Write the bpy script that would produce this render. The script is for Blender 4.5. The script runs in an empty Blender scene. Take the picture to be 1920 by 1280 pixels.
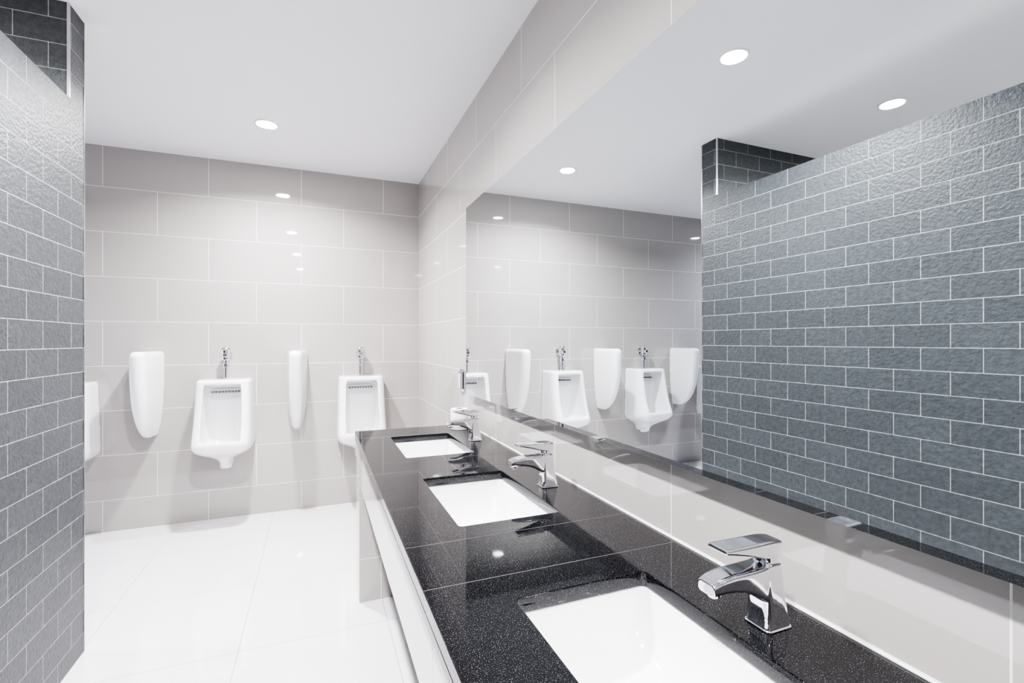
import bpy, bmesh, math
from mathutils import Vector, Matrix

sc = bpy.context.scene
sc.view_settings.view_transform = 'AgX'
sc.view_settings.look = 'AgX - High Contrast'
sc.view_settings.exposure = 0.85

# ------------------------------------------------------------------ constants (metres)
XW, YB, ZC = 0.787, 4.0, 2.585      # right wall, back wall, ceiling
XM = 0.748                          # mirror face
XP = -0.888                         # dark partition face
YP0, YP1 = 2.365, 2.492             # cross wall (full height)
ZP = 2.218                          # top of low partition
XL, YF = -3.7, -3.0
ZT = 0.805                          # counter top

# ------------------------------------------------------------------ helpers
def link(o, parent=None):
    sc.collection.objects.link(o)
    if parent: o.parent = parent
    return o

def mesh_obj(name, verts, faces, mat=None, parent=None, smooth=False):
    me = bpy.data.meshes.new(name)
    me.from_pydata(verts, [], faces)
    bm = bmesh.new(); bm.from_mesh(me)
    bmesh.ops.recalc_face_normals(bm, faces=bm.faces)
    bm.to_mesh(me); bm.free()
    if mat: me.materials.append(mat)
    if smooth:
        for p in me.polygons: p.use_smooth = True
    return link(bpy.data.objects.new(name, me), parent)

def boxes(name, lst, mat=None, parent=None, uv=False):
    V, F = [], []
    for (x0, x1, y0, y1, z0, z1) in lst:
        b = len(V)
        V += [(x0,y0,z0),(x1,y0,z0),(x1,y1,z0),(x0,y1,z0),(x0,y0,z1),(x1,y0,z1),(x1,y1,z1),(x0,y1,z1)]
        F += [tuple(b+i for i in f) for f in [(0,3,2,1),(4,5,6,7),(0,1,5,4),(1,2,6,5),(2,3,7,6),(3,0,4,7)]]
    o = mesh_obj(name, V, F, mat, parent)
    if uv: box_uv(o)
    return o

def box_uv(o):
    me = o.data
    l = me.uv_layers.new(name="UVMap")
    for p in me.polygons:
        n = p.normal
        ax = max(range(3), key=lambda i: abs(n[i]))
        for li in p.loop_indices:
            v = me.vertices[me.loops[li].vertex_index].co
            l.data[li].uv = (v.y, v.z) if ax == 0 else ((v.x, v.z) if ax == 1 else (v.x, v.y))

def bevel(o, w, seg=3, ang=35):
    m = o.modifiers.new("bevel", 'BEVEL'); m.width = w; m.segments = seg
    m.limit_method = 'ANGLE'; m.angle_limit = math.radians(ang)
    for p in o.data.polygons: p.use_smooth = True
    m.harden_normals = True
    return o

def loft(name, rings, mat=None, parent=None, cap0=True, cap1=True, smooth=True):
    n = len(rings[0]); V = [p for r in rings for p in r]; F = []
    for i in range(len(rings)-1):
        for j in range(n):
            a, b = i*n+j, i*n+(j+1) % n
            F.append((a, b, b+n, a+n))
    if cap0: F.append(tuple(range(n)))
    if cap1: F.append(tuple(range((len(rings)-1)*n, len(rings)*n)))
    return mesh_obj(name, V, F, mat, parent, smooth)

def bake(o):
    dg = bpy.context.evaluated_depsgraph_get()
    me = bpy.data.meshes.new_from_object(o.evaluated_get(dg))
    o.modifiers.clear(); o.data = me
    return o

def interp(table, n):
    """smooth interpolation of tuple rows"""
    rows = [list(r) for r in table]; out = []
    N = len(rows)
    for i in range(N-1):
        p0, p1, p2, p3 = rows[max(i-1,0)], rows[i], rows[i+1], rows[min(i+2,N-1)]
        for k in range(n):
            t = k/n
            out.append([0.5*(2*b+(-a+c)*t+(2*a-5*b+4*c-d)*t*t+(-a+3*b-3*c+d)*t**3) for a,b,c,d in zip(p0,p1,p2,p3)])
    out.append(rows[-1])
    return out

def rrect(hx, hy, r, z, cx=0, cy=0, seg=8):
    pts = []
    for (sx, sy, a0) in [(1,1,0),(-1,1,90),(-1,-1,180),(1,-1,270)]:
        for k in range(seg+1):
            a = math.radians(a0+90*k/seg)
            pts.append((cx+sx*(hx-r)+r*math.cos(a), cy+sy*(hy-r)+r*math.sin(a), z))
    return pts

def cyl(name, p0, p1, r0, r1=None, mat=None, parent=None, n=32, bev=0.0):
    r1 = r0 if r1 is None else r1
    p0, p1 = Vector(p0), Vector(p1)
    q = (p1-p0).to_track_quat('Z', 'Y'); L = (p1-p0).length
    prof = [(r0-bev, 0), (r0, bev), (r1, L-bev), (r1-bev, L)] if bev > 0 else [(r0,0),(r1,L)]
    rings = []
    for (r, z) in prof:
        rings.append([tuple(p0 + q @ Vector((r*math.cos(2*math.pi*k/n), r*math.sin(2*math.pi*k/n), z))) for k in range(n)])
    o = loft(name, rings, mat, parent)
    o.data.set_sharp_from_angle(angle=math.radians(40))
    return o

def empty(name, loc=(0,0,0), rot=(0,0,0)):
    e = bpy.data.objects.new(name, None); e.empty_display_size = 0.1
    e.location = loc; e.rotation_euler = rot
    return link(e)

# ------------------------------------------------------------------ materials
def mat(name, col, rough=0.5, metal=0.0, coat=0.0, spec=0.5, emit=None, estr=0):
    m = bpy.data.materials.new(name); m.use_nodes = True
    b = m.node_tree.nodes['Principled BSDF']
    b.inputs['Base Color'].default_value = (*col, 1)
    b.inputs['Roughness'].default_value = rough
    b.inputs['Metallic'].default_value = metal
    b.inputs['Coat Weight'].default_value = coat
    b.inputs['Coat Roughness'].default_value = 0.03
    b.inputs['Specular IOR Level'].default_value = spec
    if emit:
        b.inputs['Emission Color'].default_value = (*emit, 1)
        b.inputs['Emission Strength'].default_value = estr
    return m

def N(m, t): return m.node_tree.nodes.new(t)
def L(m, a, b): m.node_tree.links.new(a, b)

def tile_mat(name, du, dv, bw, bh, c1, c2, mortar, msize, rough, coat=0.0, spec=0.5, bump=None, mbump=0.3):
    m = mat(name, c1, rough, coat=coat, spec=spec)
    b = m.node_tree.nodes['Principled BSDF']
    uv = N(m, 'ShaderNodeUVMap'); mp = N(m, 'ShaderNodeMapping')
    mp.inputs['Location'].default_value = (du, dv, 0)
    br = N(m, 'ShaderNodeTexBrick')
    br.offset = 0.5; br.offset_frequency = 2; br.squash = 1
    br.inputs['Scale'].default_value = 1
    br.inputs['Brick Width'].default_value = bw
    br.inputs['Row Height'].default_value = bh
    br.inputs['Mortar Size'].default_value = msize
    br.inputs['Mortar Smooth'].default_value = 0.1
    br.inputs['Color1'].default_value = (*c1, 1)
    br.inputs['Color2'].default_value = (*c2, 1)
    br.inputs['Mortar'].default_value = (*mortar, 1)
    L(m, uv.outputs[0], mp.inputs[0]); L(m, mp.outputs[0], br.inputs['Vector'])
    L(m, br.outputs['Color'], b.inputs['Base Color'])
    mr = N(m, 'ShaderNodeMapRange')
    mr.inputs['To Min'].default_value = rough; mr.inputs['To Max'].default_value = 0.7
    L(m, br.outputs['Fac'], mr.inputs['Value']); L(m, mr.outputs[0], b.inputs['Roughness'])
    bp = N(m, 'ShaderNodeBump'); bp.inputs['Distance'].default_value = 0.002
    bp.inputs['Strength'].default_value = mbump; bp.invert = True
    L(m, br.outputs['Fac'], bp.inputs['Height'])
    last = bp
    if bump:
        sc_, strength, dist = bump
        nz = N(m, 'ShaderNodeTexNoise'); nz.inputs['Scale'].default_value = sc_
        nz.inputs['Detail'].default_value = 4; nz.inputs['Roughness'].default_value = 0.55
        L(m, uv.outputs[0], nz.inputs['Vector'])
        b2 = N(m, 'ShaderNodeBump'); b2.inputs['Strength'].default_value = strength
        b2.inputs['Distance'].default_value = dist
        L(m, nz.outputs[0], b2.inputs['Height']); L(m, bp.outputs[0], b2.inputs['Normal'])
        last = b2
        mx = N(m, 'ShaderNodeMixRGB'); mx.blend_type = 'MULTIPLY'; mx.inputs[0].default_value = 0.5
        n2 = N(m, 'ShaderNodeTexNoise'); n2.inputs['Scale'].default_value = sc_*0.6; n2.inputs['Detail'].default_value = 6
        cr = N(m, 'ShaderNodeValToRGB')
        cr.color_ramp.elements[0].position = 0.35; cr.color_ramp.elements[0].color = (0.6,0.6,0.6,1)
        cr.color_ramp.elements[1].position = 0.65; cr.color_ramp.elements[1].color = (1.2,1.2,1.2,1)
        L(m, uv.outputs[0], n2.inputs['Vector']); L(m, n2.outputs[0], cr.inputs[0])
        L(m, br.outputs['Color'], mx.inputs[1]); L(m, cr.outputs[0], mx.inputs[2])
        L(m, mx.outputs[0], b.inputs['Base Color'])
    L(m, last.outputs[0], b.inputs['Normal'])
    return m

TC1, TC2, TG = (0.405,0.382,0.364), (0.42,0.397,0.379), (0.80,0.79,0.78)
BW, BH = 0.608, 0.3
def tmat(name, joint, k=1.0):   # joint = position of a vertical joint in the row z 2.01-2.31
    return tile_mat(name, 99.5*BW - joint, -0.21 + 30.0, BW, BH, tuple(k*c for c in TC1), tuple(k*c for c in TC2), TG, 0.0014, 0.03, spec=0.8, mbump=0.15)
m_back = tmat("beige_tile_back", -0.413)
m_right = tmat("beige_tile_right", 1.53, 1.08)
m_leg = tmat("beige_tile_leg", 0.6)
m_apron = mat("white_gloss_panel", (0.72,0.71,0.72), 0.08, spec=0.6)
BRK = dict(c1=(0.056,0.062,0.067), c2=(0.066,0.073,0.079), mortar=(0.34,0.35,0.36), msize=0.0016, rough=0.44, spec=0.42, bump=(75, 0.65, 0.005), mbump=0.5)
m_brick = tile_mat("slate_brick_tile", 100*0.2082-1.135, -1.249+0.0975*101, 0.2082, 0.0975, **BRK)
m_brick_x = tile_mat("slate_brick_tile_cross", 20.0, -1.249+0.0975*101, 0.2082, 0.0975, **BRK)
m_floor = tile_mat("white_polished_floor_tile", 60.3, 60.15, 0.6, 0.6, (0.74,0.72,0.73), (0.755,0.735,0.745),
                   (0.36,0.34,0.34), 0.0016, 0.025, spec=1.0, mbump=0.15)
for n in m_floor.node_tree.nodes:
    if n.type == 'TEX_BRICK': n.offset = 0.0
m_ceil = mat("white_ceiling_paint", (0.80,0.80,0.82), 0.75, spec=0.2)
m_porc = mat("white_porcelain", (0.88,0.88,0.89), 0.10, coat=0.6)
m_chrome = mat("chrome", (0.80,0.80,0.83), 0.05, metal=1.0)
m_steel = mat("brushed_steel_trim", (0.55,0.56,0.57), 0.25, metal=1.0)
m_mirror = mat("mirror_silvering", (0.80,0.84,0.845), 0.0, metal=1.0)
m_edge = mat("mirror_edge_glass", (0.45,0.50,0.52), 0.2)
m_dark = mat("dark_hole", (0.03,0.03,0.035), 0.6)
m_spread = mat("spreader_slot_grey", (0.25,0.25,0.27), 0.5)
m_white = mat("white_plastic", (0.82,0.82,0.82), 0.35)
m_paper = mat("tissue_paper", (0.85,0.84,0.82), 0.9, spec=0.1)
m_card = mat("cardboard_core", (0.33,0.25,0.18), 0.9)
m_joint = mat("counter_joint_grout", (0.09,0.09,0.095), 0.5)
m_glow = mat("led_diffuser", (1,1,1), 0.5, emit=(1,0.98,0.97), estr=200)

m_gran = mat("black_granite", (0.012,0.012,0.014), 0.03, spec=0.45)
b = m_gran.node_tree.nodes['Principled BSDF']
tc = N(m_gran, 'ShaderNodeTexCoord')
vo = N(m_gran, 'ShaderNodeTexNoise'); vo.inputs['Scale'].default_value = 620; vo.inputs['Detail'].default_value = 2
cr = N(m_gran, 'ShaderNodeValToRGB')
cr.color_ramp.elements[0].position = 0.61; cr.color_ramp.elements[0].color = (0.003,0.003,0.004,1)
cr.color_ramp.elements[1].position = 0.76; cr.color_ramp.elements[1].color = (0.24,0.25,0.27,1)
L(m_gran, tc.outputs['Object'], vo.inputs['Vector']); L(m_gran, vo.outputs[0], cr.inputs[0])
L(m_gran, cr.outputs[0], b.inputs['Base Color'])

# ------------------------------------------------------------------ room shell
T = 0.12
boxes("floor", [(XL-T, XW+T, YF-T, YB+T, -0.1, 0)], m_floor, uv=True)
boxes("ceiling", [(XL-T, XW+T, YF-T, YB+T, ZC, ZC+0.1)], m_ceil)
boxes("wall_back", [(XL-T, XW+T, YB, YB+T, 0, ZC)], m_back, uv=True)
boxes("wall_right", [(XW, XW+T, YF-T, YB, 0, ZC)], m_right, uv=True)
boxes("wall_left", [(XL-T, XL, YF-T, YB, 0, ZC)], m_right, uv=True)
boxes("wall_front", [(XL, XW, YF-T, YF, 0, ZC)], m_back, uv=True)
boxes("wall_partition_low", [(XP-0.12, XP, -2.0, YP0, 0, ZP)], m_brick, uv=True)
o = boxes("wall_partition_cross", [(XL, XP, YP0, YP1, 0, ZC)], m_brick_x, uv=True)
o.data.materials.append(m_brick)
for p in o.data.polygons:
    if p.normal.x > 0.9: p.material_index = 1
boxes("trim_1", [(XP-0.005, XP+0.003, YP0-0.004, YP0+0.004, ZP, ZC)], m_steel)
boxes("trim_2", [(XP-0.005, XP+0.003, YP1-0.003, YP1+0.003, 0, ZC)], m_steel)

# ------------------------------------------------------------------ mirror
mir = empty("bathroom_mirror")
MY0, MY1, MZ0, MZ1 = -1.4, 2.500, 0.994, 1.996
boxes("backing", [(XM+0.006, XW-0.001, MY0+0.003, MY1-0.003, MZ0+0.003, MZ1-0.003)], m_edge, mir)
g = boxes("glass", [(XM, XM+0.006, MY0, MY1, MZ0, MZ1)], m_mirror, mir)
g.data.materials.append(m_edge)
for p in g.data.polygons:
    if abs(p.normal.x) < 0.5: p.material_index = 1

# ------------------------------------------------------------------ counter
CX0 = 0.185
XE = XW - 0.002
van = empty("vanity_counter")
SX, SHX, SHY = 0.479, 0.1435, 0.228
SY = [2.182, 1.408, 0.582, -0.22, -1.02]
slab = boxes("granite_top", [(CX0, XE, -1.6, 2.64, ZT-0.03, ZT)], m_gran, van)
for i, y in enumerate(SY):
    c = loft("cut", [rrect(SHX, SHY, 0.012, ZT-0.1, SX, y), rrect(SHX, SHY, 0.012, ZT+0.1, SX, y)])
    md = slab.modifiers.new("b%d" % i, 'BOOLEAN'); md.operation = 'DIFFERENCE'; md.object = c; md.solver = 'EXACT'
bpy.context.view_layer.update()
bake(slab)
for o in [o for o in bpy.data.objects if o.name.startswith("cut")]: bpy.data.objects.remove(o)
md = slab.modifiers.new("bv", 'BEVEL'); md.width = 0.002; md.segments = 2; md.limit_method = 'ANGLE'; md.angle_limit = math.radians(50)
bevel(boxes("granite_edge", [(CX0, CX0+0.02, -1.6, 2.64, ZT-0.052, ZT-0.0302),
                       (CX0+0.02, XE, 2.62, 2.64, ZT-0.052, ZT-0.0302)], m_gran, van), 0.002, 2)
bands = []
for y in (0.90, 1.10, 1.72, 1.89, 0.27, 0.08):
    bands.append((CX0+0.001, XE-0.001, y-0.0006, y+0.0006, ZT-0.001, ZT+0.0003))
boxes("joints", bands, m_joint, van)
boxes("apron", [(0.203, 0.223, a, b_, 0.545, ZT-0.0525) for a, b_ in ((-1.6,0.298),(0.301,0.898),(0.901,1.498),(1.501,2.098),(2.101,2.4495))], m_apron, van)
boxes("apron_joint_filler", [(0.2045, 0.222, -1.59, 2.44, 0.546, ZT-0.053)], m_joint, van)
boxes("end_leg", [(0.192, XE, 2.45, 2.63, 0, ZT-0.053)], m_leg, van, uv=True)
boxes("near_leg", [(0.225, XE, -0.72, -0.60, 0, ZT-0.031)], m_leg, van, uv=True)
boxes("trim_3", [(XW-0.004, XW, -1.6, 2.64, ZT+0.0005, ZT+0.003)], m_white)

# sinks ----------------------------------------------------------
tbl = [(SHX+0.022, SHY+0.022, 0.020, -0.0305), (SHX+0.004, SHY+0.004, 0.016, -0.0305), (SHX+0.001, SHY+0.001, 0.020, -0.036),
       (SHX-0.004, SHY-0.005, 0.028, -0.065), (SHX-0.012, SHY-0.016, 0.040, -0.105), (SHX-0.026, SHY-0.036, 0.055, -0.135),
       (SHX-0.052, SHY-0.075, 0.060, -0.150), (0.045, 0.075, 0.040, -0.1565), (0.024, 0.024, 0.0239, -0.160)]
rows = [tbl[0], tbl[1]] + interp(tbl[1:], 4)[1:]
sink_me = None
for y in SY:
    e = empty("sink", (SX, y, ZT))
    if sink_me is None:
        s = loft("basin", [rrect(a, b_, min(r, a-0.0001, b_-0.0001), z) for a, b_, r, z in rows], m_porc, e, cap0=False)
        s.data.flip_normals()
        sink_me = s.data
        d = cyl("drain", (0,0,-0.1595), (0,0,-0.1545), 0.026, 0.024, m_chrome, e, bev=0.001)
        d2 = cyl("drain_plug", (0,0,-0.1548), (0,0,-0.150), 0.017, 0.012, m_chrome, e, bev=0.001)
        dm, dm2 = d.data, d2.data
    else:
        s = link(bpy.data.objects.new("basin", sink_me), e)
        link(bpy.data.objects.new("drain", dm), e); link(bpy.data.objects.new("drain_plug", dm2), e)
    sd = s.modifiers.new("so", 'SOLIDIFY'); sd.thickness = 0.008; sd.offset = -1

# faucets ---------------------------------------------------------
def join_lofts(name, specs, voxel, iters, m_):
    V, F = [], []
    for rings in specs:
        n = len(rings[0]); b0 = len(V)
        V += [p for r in rings for p in r]
        for i in range(len(rings)-1):
            for j in range(n):
                a, b_ = b0+i*n+j, b0+i*n+(j+1) % n
                F.append((a, b_, b_+n, a+n))
        F.append(tuple(range(b0, b0+n))); F.append(tuple(range(b0+(len(rings)-1)*n, b0+len(rings)*n)))
    o = mesh_obj(name, V, F, m_)
    s = o.modifiers.new("r", 'REMESH'); s.mode = 'VOXEL'; s.voxel_size = voxel; s.use_smooth_shade = True
    s = o.modifiers.new("s", 'SMOOTH'); s.factor = 0.5; s.iterations = iters
    bpy.context.view_layer.update(); bake(o)
    me = o.data; me.materials.clear(); me.materials.append(m_)
    for p in me.polygons: p.use_smooth = True
    bpy.data.objects.remove(o)
    return me
def xsec(x, zc, hh, hw, r):
    return [(x, py, zc+pz) for (py, pz, _) in rrect(hw, hh, min(r, hh*0.95, hw*0.95), 0, seg=5)]
col = [rrect(hx, hy, r, z, cx, seg=6) for z, cx, hx, hy, r in interp(
      [(0.001,-0.004,0.029,0.026,0.010),(0.020,-0.004,0.0265,0.0245,0.010),(0.050,-0.001,0.024,0.0225,0.010),(0.085,0.001,0.022,0.0215,0.010),(0.110,0.001,0.020,0.0205,0.010)], 4)]
spt = [xsec(x, zc, hh, hw, 0.006) for x, zc, hh, hw in interp(
      [(-0.004,0.088,0.022,0.019),(0.018,0.081,0.029,0.021),(0.034,0.083,0.0255,0.022),(0.058,0.089,0.019,0.022),(0.090,0.093,0.0145,0.021),(0.118,0.092,0.012,0.020),(0.136,0.088,0.010,0.0185)], 4)]
nck = [rrect(0.0165,0.018,0.010,0.100,0.0,seg=5), rrect(0.0155,0.017,0.010,0.116,0.001,seg=5), rrect(0.018,0.0185,0.010,0.130,0.003,seg=5)]
body_me = join_lofts("faucet_body", [col, spt, nck], 0.0014, 6, m_chrome)
lv = [xsec(x, zc, hh, hw, 0.004) for x, zc, hh, hw in interp(
      [(-0.017,0.1360,0.0130,0.0185),(0.002,0.1360,0.0150,0.0200),(0.030,0.1385,0.0130,0.0210),(0.062,0.1430,0.0085,0.0215),(0.092,0.1465,0.0055,0.0215),(0.112,0.1485,0.0038,0.0212)], 4)]
lever_me = join_lofts("faucet_lever", [lv], 0.0011, 3, m_chrome)
def build_faucet(loc):
    e = empty("faucet", loc, (0, 0, math.pi))   # local +x = out over the bowl
    e.scale = (0.95, 0.95, 0.95)
    link(bpy.data.objects.new("body", body_me), e)
    link(bpy.data.objects.new("lever", lever_me), e)
    loft("base_flange", [rrect(0.030,0.027,0.010,0,-0.004), rrect(0.0305,0.0275,0.010,0.002,-0.004), rrect(0.029,0.026,0.010,0.0035,-0.004)], m_chrome, e)
    cyl("aerator", (0.118,0,0.071), (0.119,0,0.086), 0.0105, 0.0105, m_chrome, e, bev=0.001)
    cyl("indicator", (0.0145,0,0.116), (0.0185,0,0.1165), 0.004, 0.004, m_dark, e, bev=0.0005)
for y in SY:
    build_faucet((0.694, y, ZT+0.0005))

# tissue roll on the counter -----------------------------------------
e = empty("tissue_roll", (0.712, 2.50, ZT+0.0005))
n = 40
prof = [(0.020,0.0),(0.046,0.0),(0.048,0.003),(0.048,0.107),(0.046,0.110),(0.020,0.110)]
rings = [[(r*math.cos(2*math.pi*k/n), r*math.sin(2*math.pi*k/n), z) for k in range(n)] for r, z in prof+[prof[0]]]
o = loft("paper", rings, m_paper, e, cap0=False, cap1=False); o.data.set_sharp_from_angle(angle=math.radians(50))
prof = [(0.0185,0.001),(0.0199,0.001),(0.0199,0.111),(0.0185,0.111),(0.0185,0.001)]
rings = [[(r*math.cos(2*math.pi*k/n), r*math.sin(2*math.pi*k/n), z) for k in range(n)] for r, z in prof]
o = loft("core", rings, m_card, e, cap0=False, cap1=False); o.data.set_sharp_from_angle(angle=math.radians(50))

# socket with chrome cover beside the mirror --------------------------
e = empty("power_socket", (XW-0.0005, 2.68, 1.05))
bevel(boxes("plate", [(-0.010, 0, -0.045, 0.045, -0.065, 0.065)], m_chrome, e), 0.003)
bevel(boxes("cover", [(-0.026, -0.0102, -0.030, 0.030, -0.050, 0.045)], m_chrome, e), 0.005)
bevel(boxes("hinge", [(-0.022, -0.0102, -0.032, 0.032, 0.0455, 0.053)], m_steel, e), 0.002)

# ------------------------------------------------------------------ urinals
def U(hw, d, z, n=5.0, cnt=48):
    pts = []
    for k in range(cnt+1):
        a = math.pi*k/cnt
        c, s = math.cos(a), math.sin(a)
        pts.append((hw*math.copysign(abs(c)**(2/n), c), -d*abs(s)**(2/n), z))
    return pts
def SE(hw, y0, y1, z, n=4.0, cnt=64):
    cy, hy = (y0+y1)/2, (y1-y0)/2
    return [(hw*math.copysign(abs(math.cos(2*math.pi*k/cnt))**(2/n), math.cos(2*math.pi*k/cnt)),
             -(cy+hy*math.copysign(abs(math.sin(2*math.pi*k/cnt))**(2/n), math.sin(2*math.pi*k/cnt))), z) for k in range(cnt)]

ot = [(-0.105,0.040,0.150,2.3),(-0.075,0.046,0.155,2.3),(-0.045,0.062,0.180,2.6),(-0.012,0.115,0.235,3.2),(0.018,0.160,0.290,4.5),(0.046,0.176,0.320,6),
      (0.074,0.180,0.332,7),(0.110,0.179,0.325,7),(0.200,0.176,0.285,7),(0.350,0.171,0.245,7),(0.470,0.167,0.222,7),(0.500,0.164,0.216,7),(0.512,0.156,0.205,6)]
outer = loft("outer", [U(hw, d, z, n_) for z, hw, d, n_ in interp(ot, 4)], m_porc, smooth=False)
it = [(0.028,0.030,0.130,0.210,2.5),(0.042,0.075,0.095,0.262,3),(0.070,0.102,0.072,0.286,3.5),(0.102,0.116,0.062,0.297,4),(0.106,0.118,0.060,0.46,4),(0.180,0.120,0.055,0.46,4),
      (0.330,0.117,0.058,0.46,4.5),(0.450,0.113,0.066,0.46,5),(0.478,0.107,0.080,0.46,6)]
inner = loft("inner", [SE(hw, a, b_, z, n_) for z, hw, a, b_, n_ in it], None, smooth=False)
md = outer.modifiers.new("b", 'BOOLEAN'); md.operation = 'DIFFERENCE'; md.object = inner; md.solver = 'EXACT'
md = outer.modifiers.new("r", 'REMESH'); md.mode = 'VOXEL'; md.voxel_size = 0.0045; md.use_smooth_shade = True
md = outer.modifiers.new("s", 'SMOOTH'); md.factor = 0.5; md.iterations = 7
bpy.context.view_layer.update()
bake(outer)
ume = outer.data; ume.name = "urinal_bowl"
for p in ume.polygons: p.use_smooth = True
ume.materials.clear(); ume.materials.append(m_porc)
bpy.data.objects.remove(outer); bpy.data.objects.remove(inner)

UX = [0.317, -0.598, -1.513, -2.428, -3.30]
UZ = 0.500
for x in UX:
    e = empty("urinal", (x, YB-0.001, UZ))
    link(bpy.data.objects.new("bowl", ume), e)
    V = []
    for k in range(9):
        xx = -0.080+0.020*k
        V.append((xx-0.0055, xx+0.0055, -0.086, -0.058, 0.412, 0.424))
    boxes("rinse_slots", V, m_spread, e)
    boxes("rinse_bar", [(-0.092, 0.092, -0.083, -0.058, 0.428, 0.438)], m_porc, e)
    cyl("outlet_collar", (0,-0.075,-0.118), (0,-0.075,-0.095), 0.036, 0.040, m_porc, e, bev=0.003)
    cyl("drain_grate", (0,-0.17,0.026), (0,-0.17,0.034), 0.028, 0.026, m_chrome, e, bev=0.001)

    f = empty("urinal_flush_valve", (x, YB-0.001, UZ+0.508))
    cyl("spud_flange", (0,-0.07,0.0), (0,-0.07,0.010), 0.026, 0.018, m_chrome, f, bev=0.002)
    cyl("pipe", (0,-0.07,0.008), (0,-0.07,0.150), 0.014, 0.014, m_chrome, f)
    cyl("lower_nut", (0,-0.07,0.085), (0,-0.07,0.112), 0.020, 0.020, m_chrome, f, n=6, bev=0.001)
    cyl("valve_body", (0,-0.07,0.135), (0,-0.07,0.205), 0.027, 0.030, m_chrome, f, bev=0.003)
    cyl("valve_cap", (0,-0.07,0.203), (0,-0.07,0.224), 0.033, 0.028, m_chrome, f, bev=0.004)
    cyl("push_button", (0,-0.09,0.172), (0,-0.120,0.172), 0.018, 0.015, m_chrome, f, bev=0.002)
    cyl("supply_pipe", (0,-0.06,0.172), (0,-0.004,0.172), 0.014, 0.014, m_chrome, f)
    cyl("wall_flange", (0,-0.010,0.172), (0,-0.0005,0.172), 0.030, 0.032, m_chrome, f, bev=0.002)

# ------------------------------------------------------------------ privacy dividers
def div_ring(z, hw0, hw1, d):
    pts = []
    m = 10
    r = min(hw1, d*0.45)
    for k in range(m+1):
        a = math.pi*k/m - math.pi/2
        pts.append((-hw1*math.sin(a)*1.0, -(d-r+r*math.cos(a)), z))
    pts.append((-hw0*0.85, -d*0.30, z)); pts.append((-hw0, -0.0, z))
    pts.append((hw0, -0.0, z)); pts.append((hw0*0.85, -d*0.30, z))
    return pts
dt = [(0.000,0.022,0.014,0.080),(0.006,0.034,0.020,0.105),(0.030,0.044,0.026,0.150),(0.080,0.054,0.032,0.205),(0.150,0.064,0.038,0.250),(0.240,0.071,0.042,0.285),
      (0.340,0.075,0.044,0.305),(0.440,0.077,0.045,0.318),(0.540,0.077,0.044,0.325),(0.565,0.074,0.041,0.320),(0.580,0.066,0.033,0.308),(0.585,0.054,0.022,0.290)]
dm = None
for x in [-0.14, -1.055, -1.97, -2.86]:
    if dm is None:
        o = loft("urinal_divider", [div_ring(z, a, b_, d) for z, a, b_, d in interp(dt, 3)], m_porc)
        s = o.modifiers.new("r", 'REMESH'); s.mode = 'VOXEL'; s.voxel_size = 0.005; s.use_smooth_shade = True
        s = o.modifiers.new("s", 'SMOOTH'); s.factor = 0.5; s.iterations = 8
        bpy.context.view_layer.update(); bake(o); dm = o.data
        dm.materials.clear(); dm.materials.append(m_porc)
        for p in dm.polygons: p.use_smooth = True
    else:
        o = link(bpy.data.objects.new("urinal_divider", dm))
    o.location = (x, YB-0.001, 0.625)

# ------------------------------------------------------------------ downlights, plus added fill lamps
def circ(r, z, n=48): return [(r*math.cos(2*math.pi*k/n), r*math.sin(2*math.pi*k/n), z) for k in range(n)]
def downlight_or_fill(x, y, power, col):
    e = empty("recessed_or_fill_light", (x, y, ZC))
    s = 0.056
    loft("bezel", [circ(s+0.012,0.0), circ(s+0.011,-0.004), circ(s,-0.005), circ(s-0.002,-0.001)],
             m_white, e, cap0=False, cap1=False)
    loft("diffuser", [circ(s-0.0015,-0.001), circ(s-0.0025,-0.002)], m_glow, e)
    ld = bpy.data.lights.new("lamp", 'AREA'); ld.shape = 'DISK'; ld.size = 0.105
    ld.energy = power; ld.color = col; ld.spread = math.radians(150)
    lo = bpy.data.objects.new("lamp", ld); link(lo, e); lo.location = (0,0,-0.006)
W0 = (0.985,0.968,1.0)
for x, y, p in [(-0.28,3.24,34),(-0.28,1.66,31),(-0.28,0.10,30),(-0.28,-1.48,28),  # the one behind the camera is unseen, added as fill
                (-1.44,1.66,18),(-1.44,0.10,18),(-2.60,1.66,18),(-2.05,-1.48,18),(-2.95,3.24,22)]:  # unseen lamps deep in the stalls and behind the camera, added as fill
    downlight_or_fill(x, y, p, (0.72,0.76,1.0) if x < -2.9 else W0)  # far-left lamp is unseen and added, its blue cools that end

w = bpy.data.worlds.new("World"); sc.world = w; w.use_nodes = True
w.node_tree.nodes['Background'].inputs[0].default_value = (0.8,0.85,1,1)
w.node_tree.nodes['Background'].inputs[1].default_value = 0.3

# ------------------------------------------------------------------ camera
cd = bpy.data.cameras.new("camera"); cam = bpy.data.objects.new("camera", cd); link(cam)
cd.sensor_width = 36; cd.lens = 36*900/1920; cd.clip_start = 0.02
cam.location = (0, 0, 1.275)
cam.rotation_euler = (math.radians(90), 0, math.radians(-22.13))
sc.camera = cam
